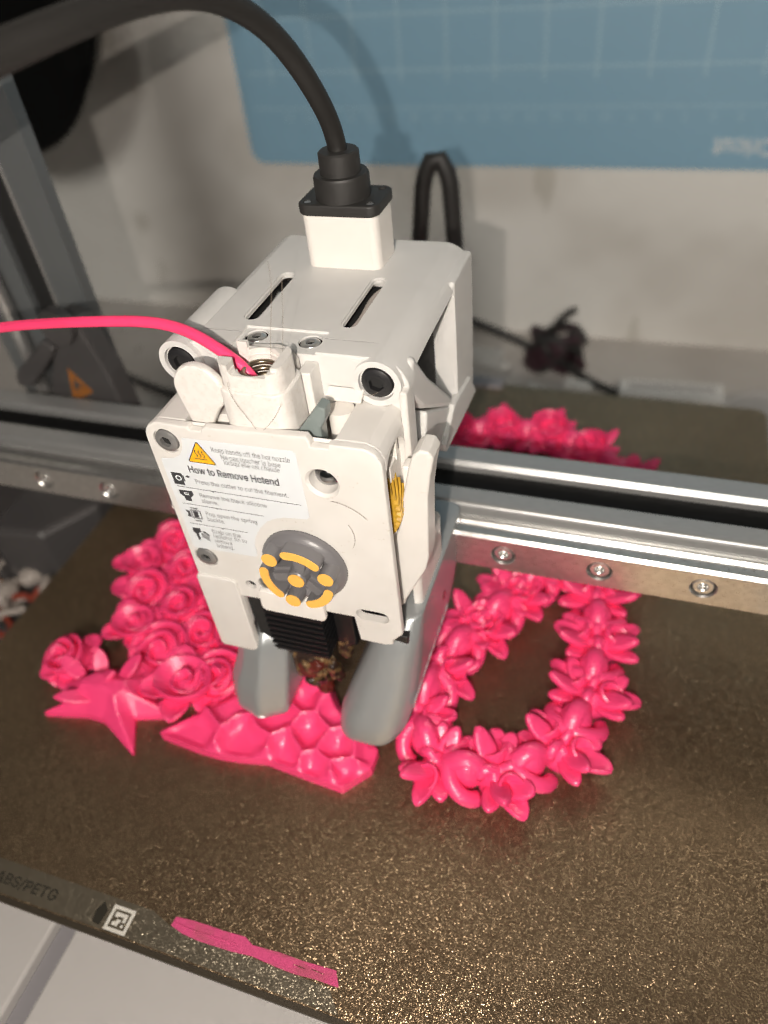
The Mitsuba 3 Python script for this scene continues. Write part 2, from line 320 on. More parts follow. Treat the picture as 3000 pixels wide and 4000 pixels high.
add(ft + '__block', prism(Polygon([(-135, 35), (-92, 40), (-82, 56), (-82, 100), (-135, 100)]), 'xy', -95.5, -27, 2, 8), 'bracket_grey')
add(ft + '__step', prism(Polygon([(-140, 18), (-96, 20), (-86, 40), (-86, 60), (-140, 60)]), 'xy', -95.6, -52, 2, 8), 'bracket_grey')
add(ft + '__rib', rbox(-113, 34, -60, -110, 60, -10, 1), 'bracket_grey')
# printing scraps by the plate's left edge
sc = thing('filament_scraps', 'heap of white and orange filament scraps left of the build plate', 'filament scraps')
r2 = np.random.default_rng(3)
for i in range(46):
    c = np.array([-112 + r2.normal(0, 7), 24 + r2.normal(0, 13), -50 + abs(r2.normal(0, 3))]); c[2] = max(c[2], -50.5)
    P = [c]; d = r2.normal(0, 1, 3); d[2] *= .4
    for k in range(6):
        d = d + r2.normal(0, .9, 3); d[2] *= .6; P.append(P[-1] + d / np.linalg.norm(d) * 2.6)
    P = np.array(P); P[:, 2] = np.clip(P[:, 2], -51, -40)
    m = 'scrap_orange' if (i % 4 == 2) else 'scrap_red' if i % 9 == 5 else 'black_plastic' if i % 7 == 3 else 'scrap_white'
    add(sc + '__strand', tube(P, .8 + .7 * r2.random(), 7, 16), m)
for c in ((-106, 45, -48), (-104, 40, -47), (-117, 14, -48), (-109, 30, -48)):
    s_ = trimesh.creation.icosphere(3, 1.0); s_.vertices *= [4.2, 5.5, 3.2]; s_.vertices += .9 * (meshkit.fbm(s_.vertices * .6, 3)[:, None] - .5) * s_.vertices / 3; s_.vertices += c
    add(sc + '__blob', s_, 'scrap_white', smooth=True)

# ------------------------------------------------------------------ things behind
sp = thing('filament_spool', 'black filament spool against the wall at the upper left', 'filament spool')
spm = lathe([(12, 0), (67, 0), (68, 1), (67, 3), (34, 3.5), (34, 16), (60, 17), (60, 19), (12, 19)], [-237, 238, 84], [0, 1, 0], 90)
add(sp + '__flanges', spm, 'spool_black', smooth=30)
add(sp + '__hub_cap', cyl([-237, 237, 84], [-237, 242, 84], 14), 'spool_black')
lp = thing('looped_cable', 'black cable standing up in a narrow loop behind the print head', 'cable')
add(lp + '__cord', tube([(-9, 152, -90), (-5, 151, -30), (-1, 150, 10), (1.2, 150, 24), (2.6, 150, 36), (4.6, 150, 44.5), (7.6, 150, 48.2), (10.4, 150, 45), (12.0, 150, 36), (12.6, 150, 24), (12.6, 150, 8), (14, 151, -30), (16, 152, -90)], 2.75, 14, 70), 'black_rubber', smooth=True)
dc = thing('desk_cable', 'thin black cable running along the foot of the wall', 'cable')
add(dc + '__cord', tube([(-60, 268, -60), (-20, 276, -74), (8, 278, -86), (28, 272, -91), (40, 264, -92), (55, 252, -92.5), (66, 246, -93), (80, 241, -93)], 2.0, 12, 60), 'black_rubber', smooth=True)
cb = thing('cable_bundle', 'dark wine coloured knotted cable bundle on the desk behind the build plate', 'cable bundle')
r3 = np.random.default_rng(11)
for i in range(16):
    a = r3.random() * 6; P = []
    for k in range(8):
        P.append((33 + 15 * math.cos(a + k * .9) * (1 - .06 * k), 268 + 8 * math.sin(a + k * .9), -85 + 10 * math.sin(k * 1.1 + a * 1.7)))
    add(cb + '__loop', tube(P, 1.8, 8, 40), 'wine_plastic' if i % 3 else 'black_rubber', smooth=True)
add(cb + '__tie', tube([(28, 268, -82), (33, 270, -72), (38, 271, -66), (42, 272, -64)], 1.8, 8, 20), 'black_rubber', smooth=True)
lc = thing('left_desk_cable', 'thin black cable on the desk left of the print head', 'cable')
add(lc + '__cord', tube([(-230, 236, -93.8), (-212, 222, -93.8), (-185, 211, -93.8), (-158, 204, -93.8), (-130, 203, -93.8), (-100, 206, -93.8)], 1.9, 12, 50), 'black_rubber', smooth=True)
ws = thing('white_strip', 'white rectangular strip lying on the desk behind the plate', 'plastic strip')
add(ws + '__body', place(rbox(-23, -6, 0, 23, 6, 15, 1), mv(91, 236, -95.9) @ rot([0, 0, 1], 3)), 'strip_white')
add(ws + '__inlay', place(rbox(-19, -2.6, 15.0, 19, 2.6, 15.2, 0), mv(91, 236, -95.9) @ rot([0, 0, 1], 3)), 'base_grey')
for i, (x, y, sx, sy, a) in enumerate(((28, 243, 4.5, 2.4, -35), (48, 250, 7, 3.2, -15), (2, 262, 9, 2, -6), (-6, 272, 12, 4, 2))):
    add('plastic_offcut', place(rbox(-sx, -sy, 0, sx, sy, 4, .8), mv(x, y, -95.9) @ rot([0, 0, 1], a)), 'strip_white',
        label=('small white plastic offcut just below the cable bundle', 'white plastic offcut right of the cable bundle', 'narrow white plastic offcut left of the cable bundle', 'white plastic offcut beside the print head at the wall')[i], cat='plastic offcut')
add('plate_clip', rbox(18, 143.4, ZP - 2, 30, 149.5, ZP + 1.2, .6), 'groove_grey', label='grey clip at the rear edge of the build plate', cat='clip')
rd = thing('round_lid', 'pale grey round lid on the desk at the right edge', 'lid')
add(rd + '__disc', lathe([(0, 0), (22, 0), (23, 1), (22.5, 4), (20, 4.6), (19, 3.6), (0, 3.4)], [134, 236, -95.9], [0, 0, 1], 60), 'base_grey', smooth=30)
# ------------------------------------------------------------------ the print head
ph = thing('print_head', 'white tool head with a sticker of instructions and a grey knob, riding on the beam', 'print head')
def S(key, mesh, bsdf, smooth=30, label=None): return add(ph + '__' + key, mesh, bsdf, smooth, label=label)
ex = m3.Manifold
def screw(key, x, y, z, r, axis=(0, -1, 0), h=1.0, bsdf='dark_steel', label=None):
    hexr = r * .5
    m = lathe([(0, 0), (r, 0), (r, h * .45), (r * .93, h * .75), (r * .72, h), (0, h)], [0, 0, 0], [0, 0, 1], 40) - m3.Manifold.cylinder(h, hexr, hexr, 6).translate([0, 0, h * .12])
    z_ = np.array(axis, float); x_ = np.cross(z_, [.3, .2, .9]); x_ /= np.linalg.norm(x_); y_ = np.cross(z_, x_)
    k = S(key, m.transform(np.c_[x_, y_, z_, [x, y, z]]), bsdf, 30, label)
    add(k + '__socket', m3.Manifold.cylinder(h * .1, hexr * .96, hexr * .96, 6).translate([0, 0, h * .12]).transform(np.c_[x_, y_, z_, [x, y, z]]), 'void')
    return k
# front cover: one moulding with holes
outer = Polygon([(0, 8), (0, 57.5), (11.2, 57.3), (11.6, 57.6), (28.9, 58.4), (29.4, 57.4), (40.5, 57.5), (40.5, 15.0), (38.5, 12.6), (38.4, 11.4), (36.9, 10.9), (31.9, 10.9), (31.4, 17.5), (8.4, 17.2), (8.4, 8)])
outer = outer.intersection(rrect(0, -20, 40.5, 57.5, 3.3).union(shapely.box(6, 50, 33, 60)))
outer = outer.difference(rrect(8.7, 56.7, 10.9, 59, .2)).difference(shapely.box(29.4, 56.6, 32.2, 59))
cover = prism(outer, 'xz', 0, 1.6, .35, 10)
holes = [cyl([30.2, -1, 49.6], [30.2, 3, 49.6], 2.45), cyl([30.2, -.05, 49.6], [30.2, .5, 49.6], 2.95, 2.45), cyl([11.25, -1, 21.2], [11.25, 3, 21.2], 1.1), cyl([14.6, -1, 22.2], [14.6, .9, 22.2], 1.65),
         prism(rrect(32.0, 17.4, 38.3, 20.3, 1.4), 'xz', -1, 3)]
for x, z in ((3.83, 53.95), (3.4, 26.9)): holes.append(cyl([x, -.5, z], [x, .55, z], 2.35))
cover = cover - m3.Manifold.batch_boolean(holes, m3.OpType.Add)
body = prism(rrect(0.05, 18, 40.45, 57.45, 3.3), 'xz', 1.5, 12.4, .3, 10)
body = body - rbox(14.0, 1.55, 50.2, 33.0, 13, 60, .4, 8) - prism(rrect(1.2, 12, 10.5, 54.5, 4), 'yz', 32.0, 42) - rbox(2.5, 4.2, 51.5, 13.0, 13, 55.6, .3, 8) - cyl([30.2, 0, 49.6], [30.2, 8, 49.6], 2.45)
body = body - rbox(7.4, 1.55, 54.6, 14.4, 4.2, 60, .2, 8)
cover = cover + body - prism(rrect(32.0, 17.4, 38.3, 20.3, 1.4), 'xz', -1, 3)
fc = S('front_cover', cover, 'white_plastic', 28)
S('cover_flap', prism(rrect(-.3, 0, 8.3, 21.8, .9), 'xz', -.5, 1.2, .3, 8), 'white_plastic', 28, 'raised flap at the lower left of the cover')
S('latch_tab', prism(rrect(13.1, 15.9, 26.2, 21.5, 1.0), 'xz', -1.3, -.05, .3, 8), 'clean_white')
screw('cover_screw', 3.83, .54, 53.95, 2.1, h=.9); screw('cover_screw', 3.4, .54, 26.9, 2.1, h=.9); screw('cover_screw', 14.6, .8, 22.2, 1.5, bsdf='steel')
S('bearing_ball', trimesh.creation.icosphere(4, 2.3).apply_translation([30.2, 3.2, 49.6]), 'mirror_steel', True)
S('inner_frame', rbox(8.6, 5.2, 17.3, 39.6, 11, 50, .3), 'worn_white_plastic')
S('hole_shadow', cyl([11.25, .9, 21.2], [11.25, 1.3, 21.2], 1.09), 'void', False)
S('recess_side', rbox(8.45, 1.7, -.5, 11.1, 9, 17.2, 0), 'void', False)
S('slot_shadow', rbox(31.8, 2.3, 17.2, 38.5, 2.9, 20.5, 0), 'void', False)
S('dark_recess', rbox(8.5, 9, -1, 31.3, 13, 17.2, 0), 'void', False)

# sticker
LB = Polygon([(6.87, 55.05), (6.6, 53.6), (6.29, 52.64), (5.52, 51.38), (4.34, 50.63), (3.0, 50.25), (1.66, 50.1), (1.45, 49.7), (1.4, 34.5), (1.35, 29.6), (1.75, 29.15), (14.2, 29.5), (14.62, 29.95), (14.75, 32.98), (15.4, 34.84), (16.68, 37.06), (18.45, 39.09), (19.95, 39.98), (21.95, 40.74), (26.2, 41.2), (26.72, 41.73), (26.74, 49.28), (26.68, 54.9), (26.3, 55.4)])
st = S('sticker', prism(LB, 'xz', -.055, -.004), 'label_white', False, 'pale sticker with a warning and instructions')
yi0, yi1 = -.085, -.06
def ink(key, shapes, m='ink'):
    return add(st + '__' + key, prism(shapely.union_all(shapes) if isinstance(shapes, list) else shapes, 'xz', yi0, yi1), m)
def line_text(s, x0, x1, z, h, bold=False, m='ink'):
    t = meshkit.text_mesh(s, h, .025, bold); M = np.eye(4); M[:3, :3] = [[1, 0, 0], [0, 0, -1], [0, 1, 0]]
    t = place(t, M); sx = (x1 - x0) / (t.bounds[1][0] - t.bounds[0][0])
    t.vertices[:, 0] = (t.vertices[:, 0] - t.bounds[0][0]) * sx + x0; t.vertices[:, 2] += z; t.vertices[:, 1] += yi1
    add(st + '__text', t, m)
for s, x0, x1, z, h, b in (('Keep hands off the hot nozzle', 11.85, 25.5, 52.98, 1.02, 0), ('Ne pas toucher la buse', 13.25, 23.65, 51.72, .98, 0), ("lorsqu'elle est chaude", 13.5, 23.3, 50.68, .98, 0),
        ('How to Remove Hotend', 6.25, 22.65, 47.85, 1.42, 1), ('Press the cutter to cut the filament.', 6.75, 23.75, 45.5, .95, 0), ('Remove the black silicone', 6.67, 19.2, 42.38, .95, 0), ('sleeve.', 6.7, 9.85, 41.12, .95, 0),
        ('Pop open the spring', 6.63, 16.45, 38.1, .95, 0), ('buckle.', 6.54, 9.95, 36.8, .95, 0), ('Grab on the', 6.62, 12.36, 33.85, .95, 0), ('radiator fin to', 6.61, 13.25, 32.7, .95, 0), ('remove', 6.57, 10.05, 31.46, .95, 0), ('hotend.', 6.65, 10.13, 30.24, .95, 0)):
    line_text(s, x0, x1, z, h, bool(b), 'ink' if b else 'ink_grey')
for x0, x1, z, nx in ((2.65, 25.7, 44.25, 9.6), (2.6, 18.3, 40.3, 9.3), (2.5, 14.1, 35.52, 9.1)):
    ink('rule', [shapely.box(x0, z - .05, x1, z + .05), Polygon([(nx - .35, z), (nx + .35, z), (nx, z - .32)])])
TR = Polygon([(9.45, 54.3), (7.2, 50.5), (11.6, 50.5)])
ink('warning_triangle', TR.buffer(.28), 'ink')
add(st + '__warning_triangle', prism(TR.buffer(.10), 'xz', -.11, -.09), 'sign_yellow', label='yellow hot surface warning triangle')
wv = [LineString([(x + .16 * math.sin(k * .9), 51.55 + k * .19) for k in range(8)]).buffer(.085) for x in (8.75, 9.4, 10.05)] + [shapely.box(8.3, 51.1, 10.5, 51.25)]
add(st + '__heat_waves', prism(shapely.union_all(wv), 'xz', -.135, -.115), 'ink')
ink('cutter_icon', [rrect(2.45, 44.7, 4.45, 47.3, .15).difference(Point(3.6, 46.15).buffer(.62)), Point(3.6, 46.15).buffer(.34), Polygon([(5.0, 46.75), (5.6, 47.05), (6.0, 46.8), (5.6, 46.5)]), shapely.box(4.5, 45.6, 4.75, 46.9)])
ink('sleeve_icon', [Polygon([(2.75, 43.4), (5.35, 43.5), (5.45, 42.6), (4.75, 42.0), (4.7, 41.1), (3.5, 41.1), (3.45, 41.9), (2.75, 42.5)]).difference(shapely.box(3.6, 42.4, 4.5, 43.0)), shapely.box(3.75, 42.65, 4.35, 42.8)])
ink('buckle_icon', [Polygon([(2.55, 38.75), (3.4, 38.6), (3.4, 37.1), (2.7, 37.2), (2.95, 38)]), rrect(3.6, 36.9, 5.6, 39.0, .2).difference(shapely.box(3.8, 37.1, 5.4, 38.8)), shapely.box(4.05, 37.2, 5.0, 38.7), Polygon([(3.8, 39.3), (4.9, 39.3), (4.9, 39.15), (5.3, 39.4), (4.9, 39.65), (4.9, 39.5), (3.8, 39.5)]), Polygon([(3.9, 36.3), (4.9, 36.3), (4.9, 36.15), (5.3, 36.4), (4.9, 36.65), (4.9, 36.5), (3.9, 36.5)])])
ink('hand_icon', [Polygon([(2.7, 34.4), (4.2, 34.5), (4.3, 33.6), (3.6, 33.2), (3.7, 31.5), (3.2, 31.4), (3.0, 33.0), (2.6, 33.4)]), Polygon([(4.5, 33.9), (5.2, 33.7), (5.9, 33.0), (5.6, 32.9), (4.8, 33.4)])])
add(st + '__hand_icon', prism(shapely.union_all([LineString([(4.2, 33.3 - .32 * k), (5.6, 32.7 - .38 * k)]).buffer(.10) for k in range(4)]), 'xz', yi0, yi1), 'ink_grey')

# knob with orange pegs
KC = np.array([24.0, 30.2])
kn = S('knob', lathe([(4.7, .05), (7.9, .05), (7.9, .7), (7.55, 1.35), (6.9, 1.9), (6.2, 2.05), (4.9, 1.6)], [KC[0], 0, KC[1]], [0, -1, 0], 72), 'knob_grey', 30)
def kp(a, r): return KC + r * np.array([math.cos(math.radians(a)), math.sin(math.radians(a))])
def ypt(q, y): return [q[0], y, q[1]]
hub = cyl(ypt(KC, -.2), ypt(KC, -4.0), 2.2, 1.75) + cyl(ypt(KC, -4.0), ypt(KC, -4.25), 1.75, 1.55)
for a in (75, 195, -45):
    q0, q1 = kp(a, 1.0), kp(a, 5.4); L = LineString([q0, q1]).buffer(1.55, cap_style=2)
    hub = hub + prism(L, 'xz', -2.4, -.25)
    sp_ = LineString([kp(a, .5), kp(a, 5.0)]).buffer(.9, cap_style=2); hub = hub + prism(sp_, 'xz', -3.3, -2.35)
add(kn + '__hub', hub, 'knob_grey', 30)
add(kn + '__peg_cap', cyl(ypt(KC, -4.24), ypt(KC, -4.42), 1.5, seg=40), 'peg_orange', 30)
for a in (136, 16, -106):
    q = kp(a, 5.87)
    add(kn + '__peg', cyl(ypt(q, -.6), ypt(q, -4.2), 1.62, 1.45), 'knob_grey', 30)
    add(kn + '__peg_cap', cyl(ypt(q, -4.19), ypt(q, -4.38), 1.42, seg=40), 'peg_orange', 30)
for a0, a1 in ((100, 47), (228, 170), (-17, -73)):
    arc = LineString([kp(a0 + (a1 - a0) * t, 5.95) for t in np.linspace(0, 1, 24)])
    add(kn + '__arc', prism(arc.buffer(.95), 'xz', -4.2, -.8), 'knob_grey', 30)
    add(kn + '__arc_cap', prism(arc.buffer(.85), 'xz', -4.38, -4.19), 'peg_orange', 30)

# filament inlet block, broken collar, spring
blk = prism(rrect(14.3, 1.3, 26.0, 9.8, 2.7), 'xy', 50, 64.0, .3, 8)
ring = prism(rrect(15.0, 1.8, 25.4, 9.2, 2.4), 'xy', 63.6, 67.2)
ring = ring + prism(rrect(15.0, 1.8, 25.4, 9.2, 2.4).intersection(shapely.box(15, 1, 17.4, 10)), 'xy', 67, 68.2) + prism(rrect(15.0, 1.8, 25.4, 9.2, 2.4).intersection(shapely.box(23.9, 2.8, 27, 9)), 'xy', 67, 67.9)
ring = ring - cyl([20.4, 5.6, 60], [20.4, 5.6, 70], 3.15) - cyl([20.4, 5.6, 66.2], [20.4, 5.6, 70], 3.5) - rbox(17.6, 0, 66.6, 23.4, 4.4, 70, .3, 8) - rbox(14, 4.2, 64.3, 17.9, 8.5, 70, .3, 8)
blk = blk - cyl([20.4, 5.6, 58], [20.4, 5.6, 70], 3.15)
S('inlet_block', blk + ring + rbox(18.0, 1.72, 64.8, 22.2, 2.4, 66.3, .1, 8), 'worn_white_plastic', 28, 'white filament inlet with a broken dirty collar')
hp = [(20.6 + 2.75 * math.cos(t), 5.8 + 2.75 * math.sin(t), 62.6 + 3.0 * t / 17) for t in np.linspace(0, 17, 120)]
S('spring_coil', tube(hp, .40, 8), 'brass', True)
bw = Polygon([(13.2, 50), (13.2, 63.6), (14.3, 65.2), (16.5, 66.0), (21, 66.4), (23.0, 65.8), (24.0, 64.2), (24.2, 50)])
S('inlet_back_wall', prism(bw, 'xz', 10.2, 12.0, .4, 8), 'worn_white_plastic')
S('inlet_post', rbox(24.8, 8.6, 50, 27.0, 12.3, 63.6, .3), 'white_plastic')
S('inlet_paddle', prism(Point(11.2, 63.1).buffer(4.3).union(Polygon([(7.0, 62.0), (8.5, 55.0), (11.0, 55.0), (15.2, 62.0)])).buffer(1).buffer(-1), 'xz', 2.1, 3.7, .45, 8), 'worn_white_plastic', 28, 'rounded white paddle left of the filament inlet')
S('cutter_blade', prism([(25.7, 56.2), (30.0, 61.9), (31.3, 61.6), (31.1, 59.6), (30.1, 57.8), (29.9, 54.2), (27.3, 53.9)], 'xz', 3.0, 5.6, .3, 8), 'cutter_grey', 28, 'grey green translucent cutter wedge')
S('well_boss', cyl([30.8, 9.6, 50], [30.8, 9.6, 57.2], 2.1), 'clean_white')
S('well_flap', place(rbox(-3, -1.2, -.3, 3, 1.2, .3, .2), mv(31.4, 10.4, 59.2) @ rot([1, 0, 0], 25)), 'clean_white')
S('well_screw', cyl([31.2, 4.6, 50], [31.2, 4.6, 52.6], 1.5), 'steel')

# rear housing with slots and open side
hs = Polygon([(2.6, 40), (2.6, 62.6), (3.3, 64.4), (5.0, 65.2)] + [(36.3 + 5.2 * math.sin(t), 60.0 + 5.2 * math.cos(t)) for t in np.linspace(0, math.pi / 2, 10)] + [(41.5, 40)])
house = prism(hs, 'xz', 12.1, 53.4, .35, 10)
house = house - rbox(4.6, 14.4, 30, 39.4, 51, 64.3, .5, 8)
house = house + rbox(22, 40, 35, 41.5, 53.3, 63.8, .5, 8)
house = house - prism(Polygon([(13.9, 38), (13.9, 60.0), (16.5, 61.6), (24, 61.8), (40, 61.8), (40, 38)]), 'yz', 38, 43)
for x in (11.6, 29.0):
    house = house - prism(rrect(x - 1.15, 20.4, x + 1.15, 37.2, 1.1), 'xy', 60, 67) - prism(rrect(x - 1.45, 20.1, x + 1.45, 37.5, 1.4), 'xy', 64.9, 67)
house = house - rbox(12.2, 11, 64.75, 26.7, 18.3, 67, 0)
house = house - rbox(2, 16.25, 65.08, 12.2, 16.42, 67, 0) - rbox(26.7, 16.25, 65.08, 38.5, 16.42, 67, 0)
for x, y in ((14.8, 16.1), (24.4, 15.7)): house = house - cyl([x, y, 64.2], [x, y, 67], 1.95)
b1 = cyl([36.6, 11.0, 61.3], [36.6, 20, 61.3], 3.95, seg=48); b2 = cyl([2.6, 11.0, 61.6], [2.6, 30, 61.6], 3.95, seg=48)
house = house + b1 + b2 - cyl([36.6, 10, 61.3], [36.6, 12.0, 61.3], 2.95) - cyl([2.6, 10, 61.6], [2.6, 12.0, 61.6], 2.95)
hk = S('rear_housing', house, 'shell_plastic', 28)
for x, z in ((36.6, 61.3), (2.6, 61.6)):
    screw('black_screw', x, 12.0, z, 2.6, h=1.1, bsdf='black_plastic')
for x, y in ((14.8, 16.1), (24.4, 15.7)): screw('top_screw', x, y, 64.15, 1.65, axis=(0, 0, 1), h=.6, bsdf='steel')
S('side_brace', prism([(15.2, 63.4), (14.0, 61.0), (14.0, 57.4), (19.3, 51.6), (36.3, 40.2), (37.2, 42.0), (23.2, 55.4), (16.6, 63.3)], 'yz', 38.6, 41.3, .9, 12), 'shell_plastic')
S('side_block', prism([(20.6, 50.2), (36.3, 40.6), (40, 36), (28.5, 36), (25.5, 38), (18.8, 44.0)], 'yz', 34, 41.3, .5, 10), 'shell_plastic')
S('side_skirt', prism([(35.5, 41.6), (48.3, 39.6), (53.0, 33.2), (44, 33.8), (28.5, 35.5), (28, 37.5)], 'yz', 40.6, 42.2, .4, 10), 'shell_plastic')
S('front_wing', rbox(40.2, 10.4, 18, 41.5, 13.7, 60.6, .4, 8), 'white_plastic')
S('wing_clip', prism(shapely.box(0, 0, 3.2, 5.5).difference(shapely.box(.9, 1.2, 2.4, 3.6)), 'xz', 8.2, 9.0).translate([36.6, 0, 49.4]), 'clean_white')
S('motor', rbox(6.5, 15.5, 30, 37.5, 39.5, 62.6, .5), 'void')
S('motor_wire', tube([(28.5, 22, 63.0), (29.2, 27, 63.2), (28.8, 32, 63.1), (29.4, 37, 62.9)], .7, 10, 24), 'scrap_white', True)
S('motor_wire', tube([(10.6, 20, 62.9), (11.6, 26, 63.1), (11.2, 33, 63.2)], .6, 10, 24), 'steel', True)
S('carriage_block', rbox(3, 19, -3, 38.5, 31.4, 35, .8), 'black_plastic')

# gear and cutter lever
tz = 40; gp = []
for i in range(tz):
    for da, r in ((0, 7.1), (.25, 7.15), (.42, 7.9), (.62, 7.9), (.8, 7.15)): a = (i + da) / tz * 2 * math.pi; gp.append((r * math.cos(a), r * math.sin(a)))
gear = m3.Manifold.extrude(cs(Polygon(gp)), 4.2, 10, 26.0).transform(AX['xz']).translate([33.5, 3.2, 42.4])
S('gear', gear, 'gear_yellow', 20, 'yellow plastic gear behind the cover edge')
LV = Polygon([(38.3, 33.0), (40.0, 37.2), (41.5, 45.4), (42.6, 50.7), (43.4, 53.2), (44.6, 54.4), (46.1, 54.3), (46.8, 53), (46.1, 49.4), (45.5, 45.2), (44.9, 31.2), (44.2, 28), (38.4, 15.6)])
S('cutter_lever', prism(LV, 'xz', 5.0, 9.6, .45, 10), 'white_plastic', 28, 'white cutter lever at the right side')
S('lever_pin', rbox(41.4, 5.6, 44.6, 42.8, 8, 50.4, .3, 8), 'clean_white')
du = rbox(36.4, 8.6, 5.4, 41.8, 24, 25, 1.2, 12) - rbox(37.0, 7, 6.4, 40.2, 20, 26, .5, 8)
S('side_duct', du, 'worn_white_plastic')
S('duct_clip', rbox(36.6, 2.2, 9.4, 40.6, 8.4, 11.6, .3, 8), 'black_plastic')

# heat sink, nozzle and burnt residue
hsk = S('heat_sink', rbox(12.4, 2.4, .8, 22.6, 8.4, 19, .2, 8), 'black_metal')
for i in range(9):
    z = .5 + 1.62 * i
    add(hsk + '__fin', rbox(11.2, 1.0, z, 23.7, 8.4, z + (.95 if i == 0 else .62), .1, 6), 'black_metal', 30)
S('heat_sink_bracket', rbox(24.4, 4.5, 2, 28.6, 10, 15, .4, 8), 'black_metal')
S('sensor_lead', tube([(9.5, 4, 14), (9.0, 3.4, 10), (9.9, 3.2, 6), (9.2, 3.6, 2.5)], 1.1, 10, 30), 'black_rubber', True)
def blob(c, s, seed, amp=.5):
    b = trimesh.creation.icosphere(4, 1.0); n = meshkit.fbm(b.vertices * 1.7 + seed * 7.3, 3, seed)
    b.vertices *= (1 + amp * (n[:, None] - .5) * 2); b.vertices *= s; b.vertices += c; return b
nz = S('nozzle', cat_(blob((17.8, 5.2, -5.5), (4.0, 3.4, 5.8), 1, .28), cyl([18.9, 4.9, -10], [19.3, 4.9, -17.4], 3.0, .7)), 'burnt_residue', 40, 'nozzle caked with burnt brown residue')
for i, (c, s, m) in enumerate((((19.4, 4.0, -13.2), (2.0, 1.7, 3.2), 'red_residue'), ((16.8, 3.0, -7), (2.4, 1.4, 3.0), 'red_residue'), ((19.4, 2.6, -4.5), (1.6, 1.3, 1.6), 'red_residue'), ((14.6, 3.2, -6.2), (.8, 1.1, 4.2), 'burnt_residue'), ((17.3, 2.9, -11.8), (2.0, 1.0, .9), 'burnt_residue'),
        ((22.6, 3.4, -6), (1.2, 1.2, 3.0), 'burnt_residue'), ((22.6, 5.2, -9.6), (1.5, 1.3, 2.6), 'burnt_residue'), ((25.0, 6.0, -1.5), (1.6, 1.4, 3.2), 'burnt_residue'), ((26.4, 5.4, 3.6), (1.0, 1.0, 2.8), 'burnt_residue'), ((24.8, 5.4, 1.0), (.8, .8, 2.0), 'burnt_residue'), ((12.6, 2.6, -1.6), (1.6, 1.1, 1.0), 'burnt_residue'), ((20.6, 3.0, -8.3), (.5, .5, 2.0), 'burnt_residue'))):
    add(nz + '__residue', blob(c, s, i + 3, .42), m, True)

# air ducts: lofted shells
def loft(secs, seg=8, shape=None):
    V, F, n = [], [], None
    for z, x0, x1, y0, y1, r in secs:
        pg = shape(z, x0, x1, y0, y1, r) if shape else rrect(x0, y0, x1, y1, min(r, (x1 - x0) / 2 - .01, (y1 - y0) / 2 - .01), seg)
        c = np.array(shapely.geometry.polygon.orient(pg).exterior.coords)[:-1]
        k = np.argmin(np.hypot(c[:, 0] - x0, c[:, 1] - (y0 + y1) / 2) + (c[:, 1] > (y0 + y1) / 2)); c = np.roll(c, -k, 0)
        c = np.array([np.array(LineString(np.vstack([c, c[:1]])).interpolate(t, normalized=True).coords[0]) for t in np.linspace(0, 1, 97)[:-1]])
        V.append(np.c_[c, np.full(len(c), z)]); n = len(c)
    m = len(V); V = np.vstack(V)
    for i in range(m - 1):
        for k in range(n):
            k2 = (k + 1) % n; F += [[i * n + k, i * n + k2, (i + 1) * n + k2], [i * n + k, (i + 1) * n + k2, (i + 1) * n + k]]
    V = np.vstack([V, V[:n].mean(0)[None], V[-n:].mean(0)[None]])
    for k in range(n): k2 = (k + 1) % n; F += [[m * n, k2, k], [m * n + 1, (m - 1) * n + k, (m - 1) * n + k2]]
    return trimesh.Trimesh(V, np.array(F), process=False)
def smooth_secs(secs, n=28):
    from scipy.interpolate import PchipInterpolator
    a = np.array(secs, float); z = a[:, 0]; f = PchipInterpolator(z, a[:, 1:]); zz = np.linspace(z[0], z[-1], n)
    zz = np.unique(np.r_[zz, z[0] + (z[1] - z[0]) * np.linspace(0, 1, 8) ** 2]); return np.c_[zz, f(zz)]
RD = [(-17.8, 28.4, 34.0, -4.4, 1.5, 1.8), (-17.1, 26.2, 36.4, -5.6, 4, 3.2), (-15, 25.2, 38.5, -6.6, 9, 4.8), (-12, 25.4, 40.1, -6.2, 20, 5.6), (-8, 26.6, 41.1, -4.8, 33, 5.8), (0, 29.8, 42.1, -1.8, 36, 5.2), (9, 33.0, 42.4, 1.6, 38, 4.0), (14, 34.0, 42.2, 6, 38, 2.2)]
ad = S('air_duct', loft(smooth_secs(RD)), 'duct_grey', 45, 'grey air duct at the right with lettering on its outer side')
def wedge(z, x0, x1, y0, y1, r):
    xc = x0 + .62 * (x1 - x0); k = min(1.0, (y1 - y0) / 12)
    P = Polygon([(x1, y1), (x1 + .2, y0 + 3.2 * k), (xc, y0), (x0 + 3.4 * k, y0 + 1.6 * k), (x0 + .9 * k, y0 + 4.4 * k), (x0, y0 + 8 * k), (x0, y1)])
    q = min(.9, r * .4); return P.buffer(-q).buffer(2 * q).buffer(-q)
LD = [(-18.0, 2.6, 9.8, -4.4, 2.0, 1.5), (-17.4, .4, 11.8, -5.8, 4.0, 2.2), (-15.6, -1.2, 12.9, -6.6, 7, 2.6), (-11, -1.2, 13.4, -5.6, 11, 2.6), (-5, .4, 13.6, -3.4, 15, 2.4), (2, 1.4, 13.6, -.2, 18, 2.2), (5, 2.0, 13, 3, 20, 2.0)]
S('air_duct', loft(smooth_secs(LD), shape=wedge), 'duct_grey', 35, 'plain grey air duct at the left')
t = meshkit.text_mesh('Bambu Lab', 3.1, .05, True); M = np.eye(4); M[:3, :3] = [[0, 0, 1], [1, 0, 0], [0, 1, 0]]
t = place(t, M); t.vertices[:, 1] = (t.vertices[:, 1] - t.bounds[0][1]) * 27 / (t.bounds[1][1] - t.bounds[0][1]) - 1.0
t.vertices[:, 2] += -7.0
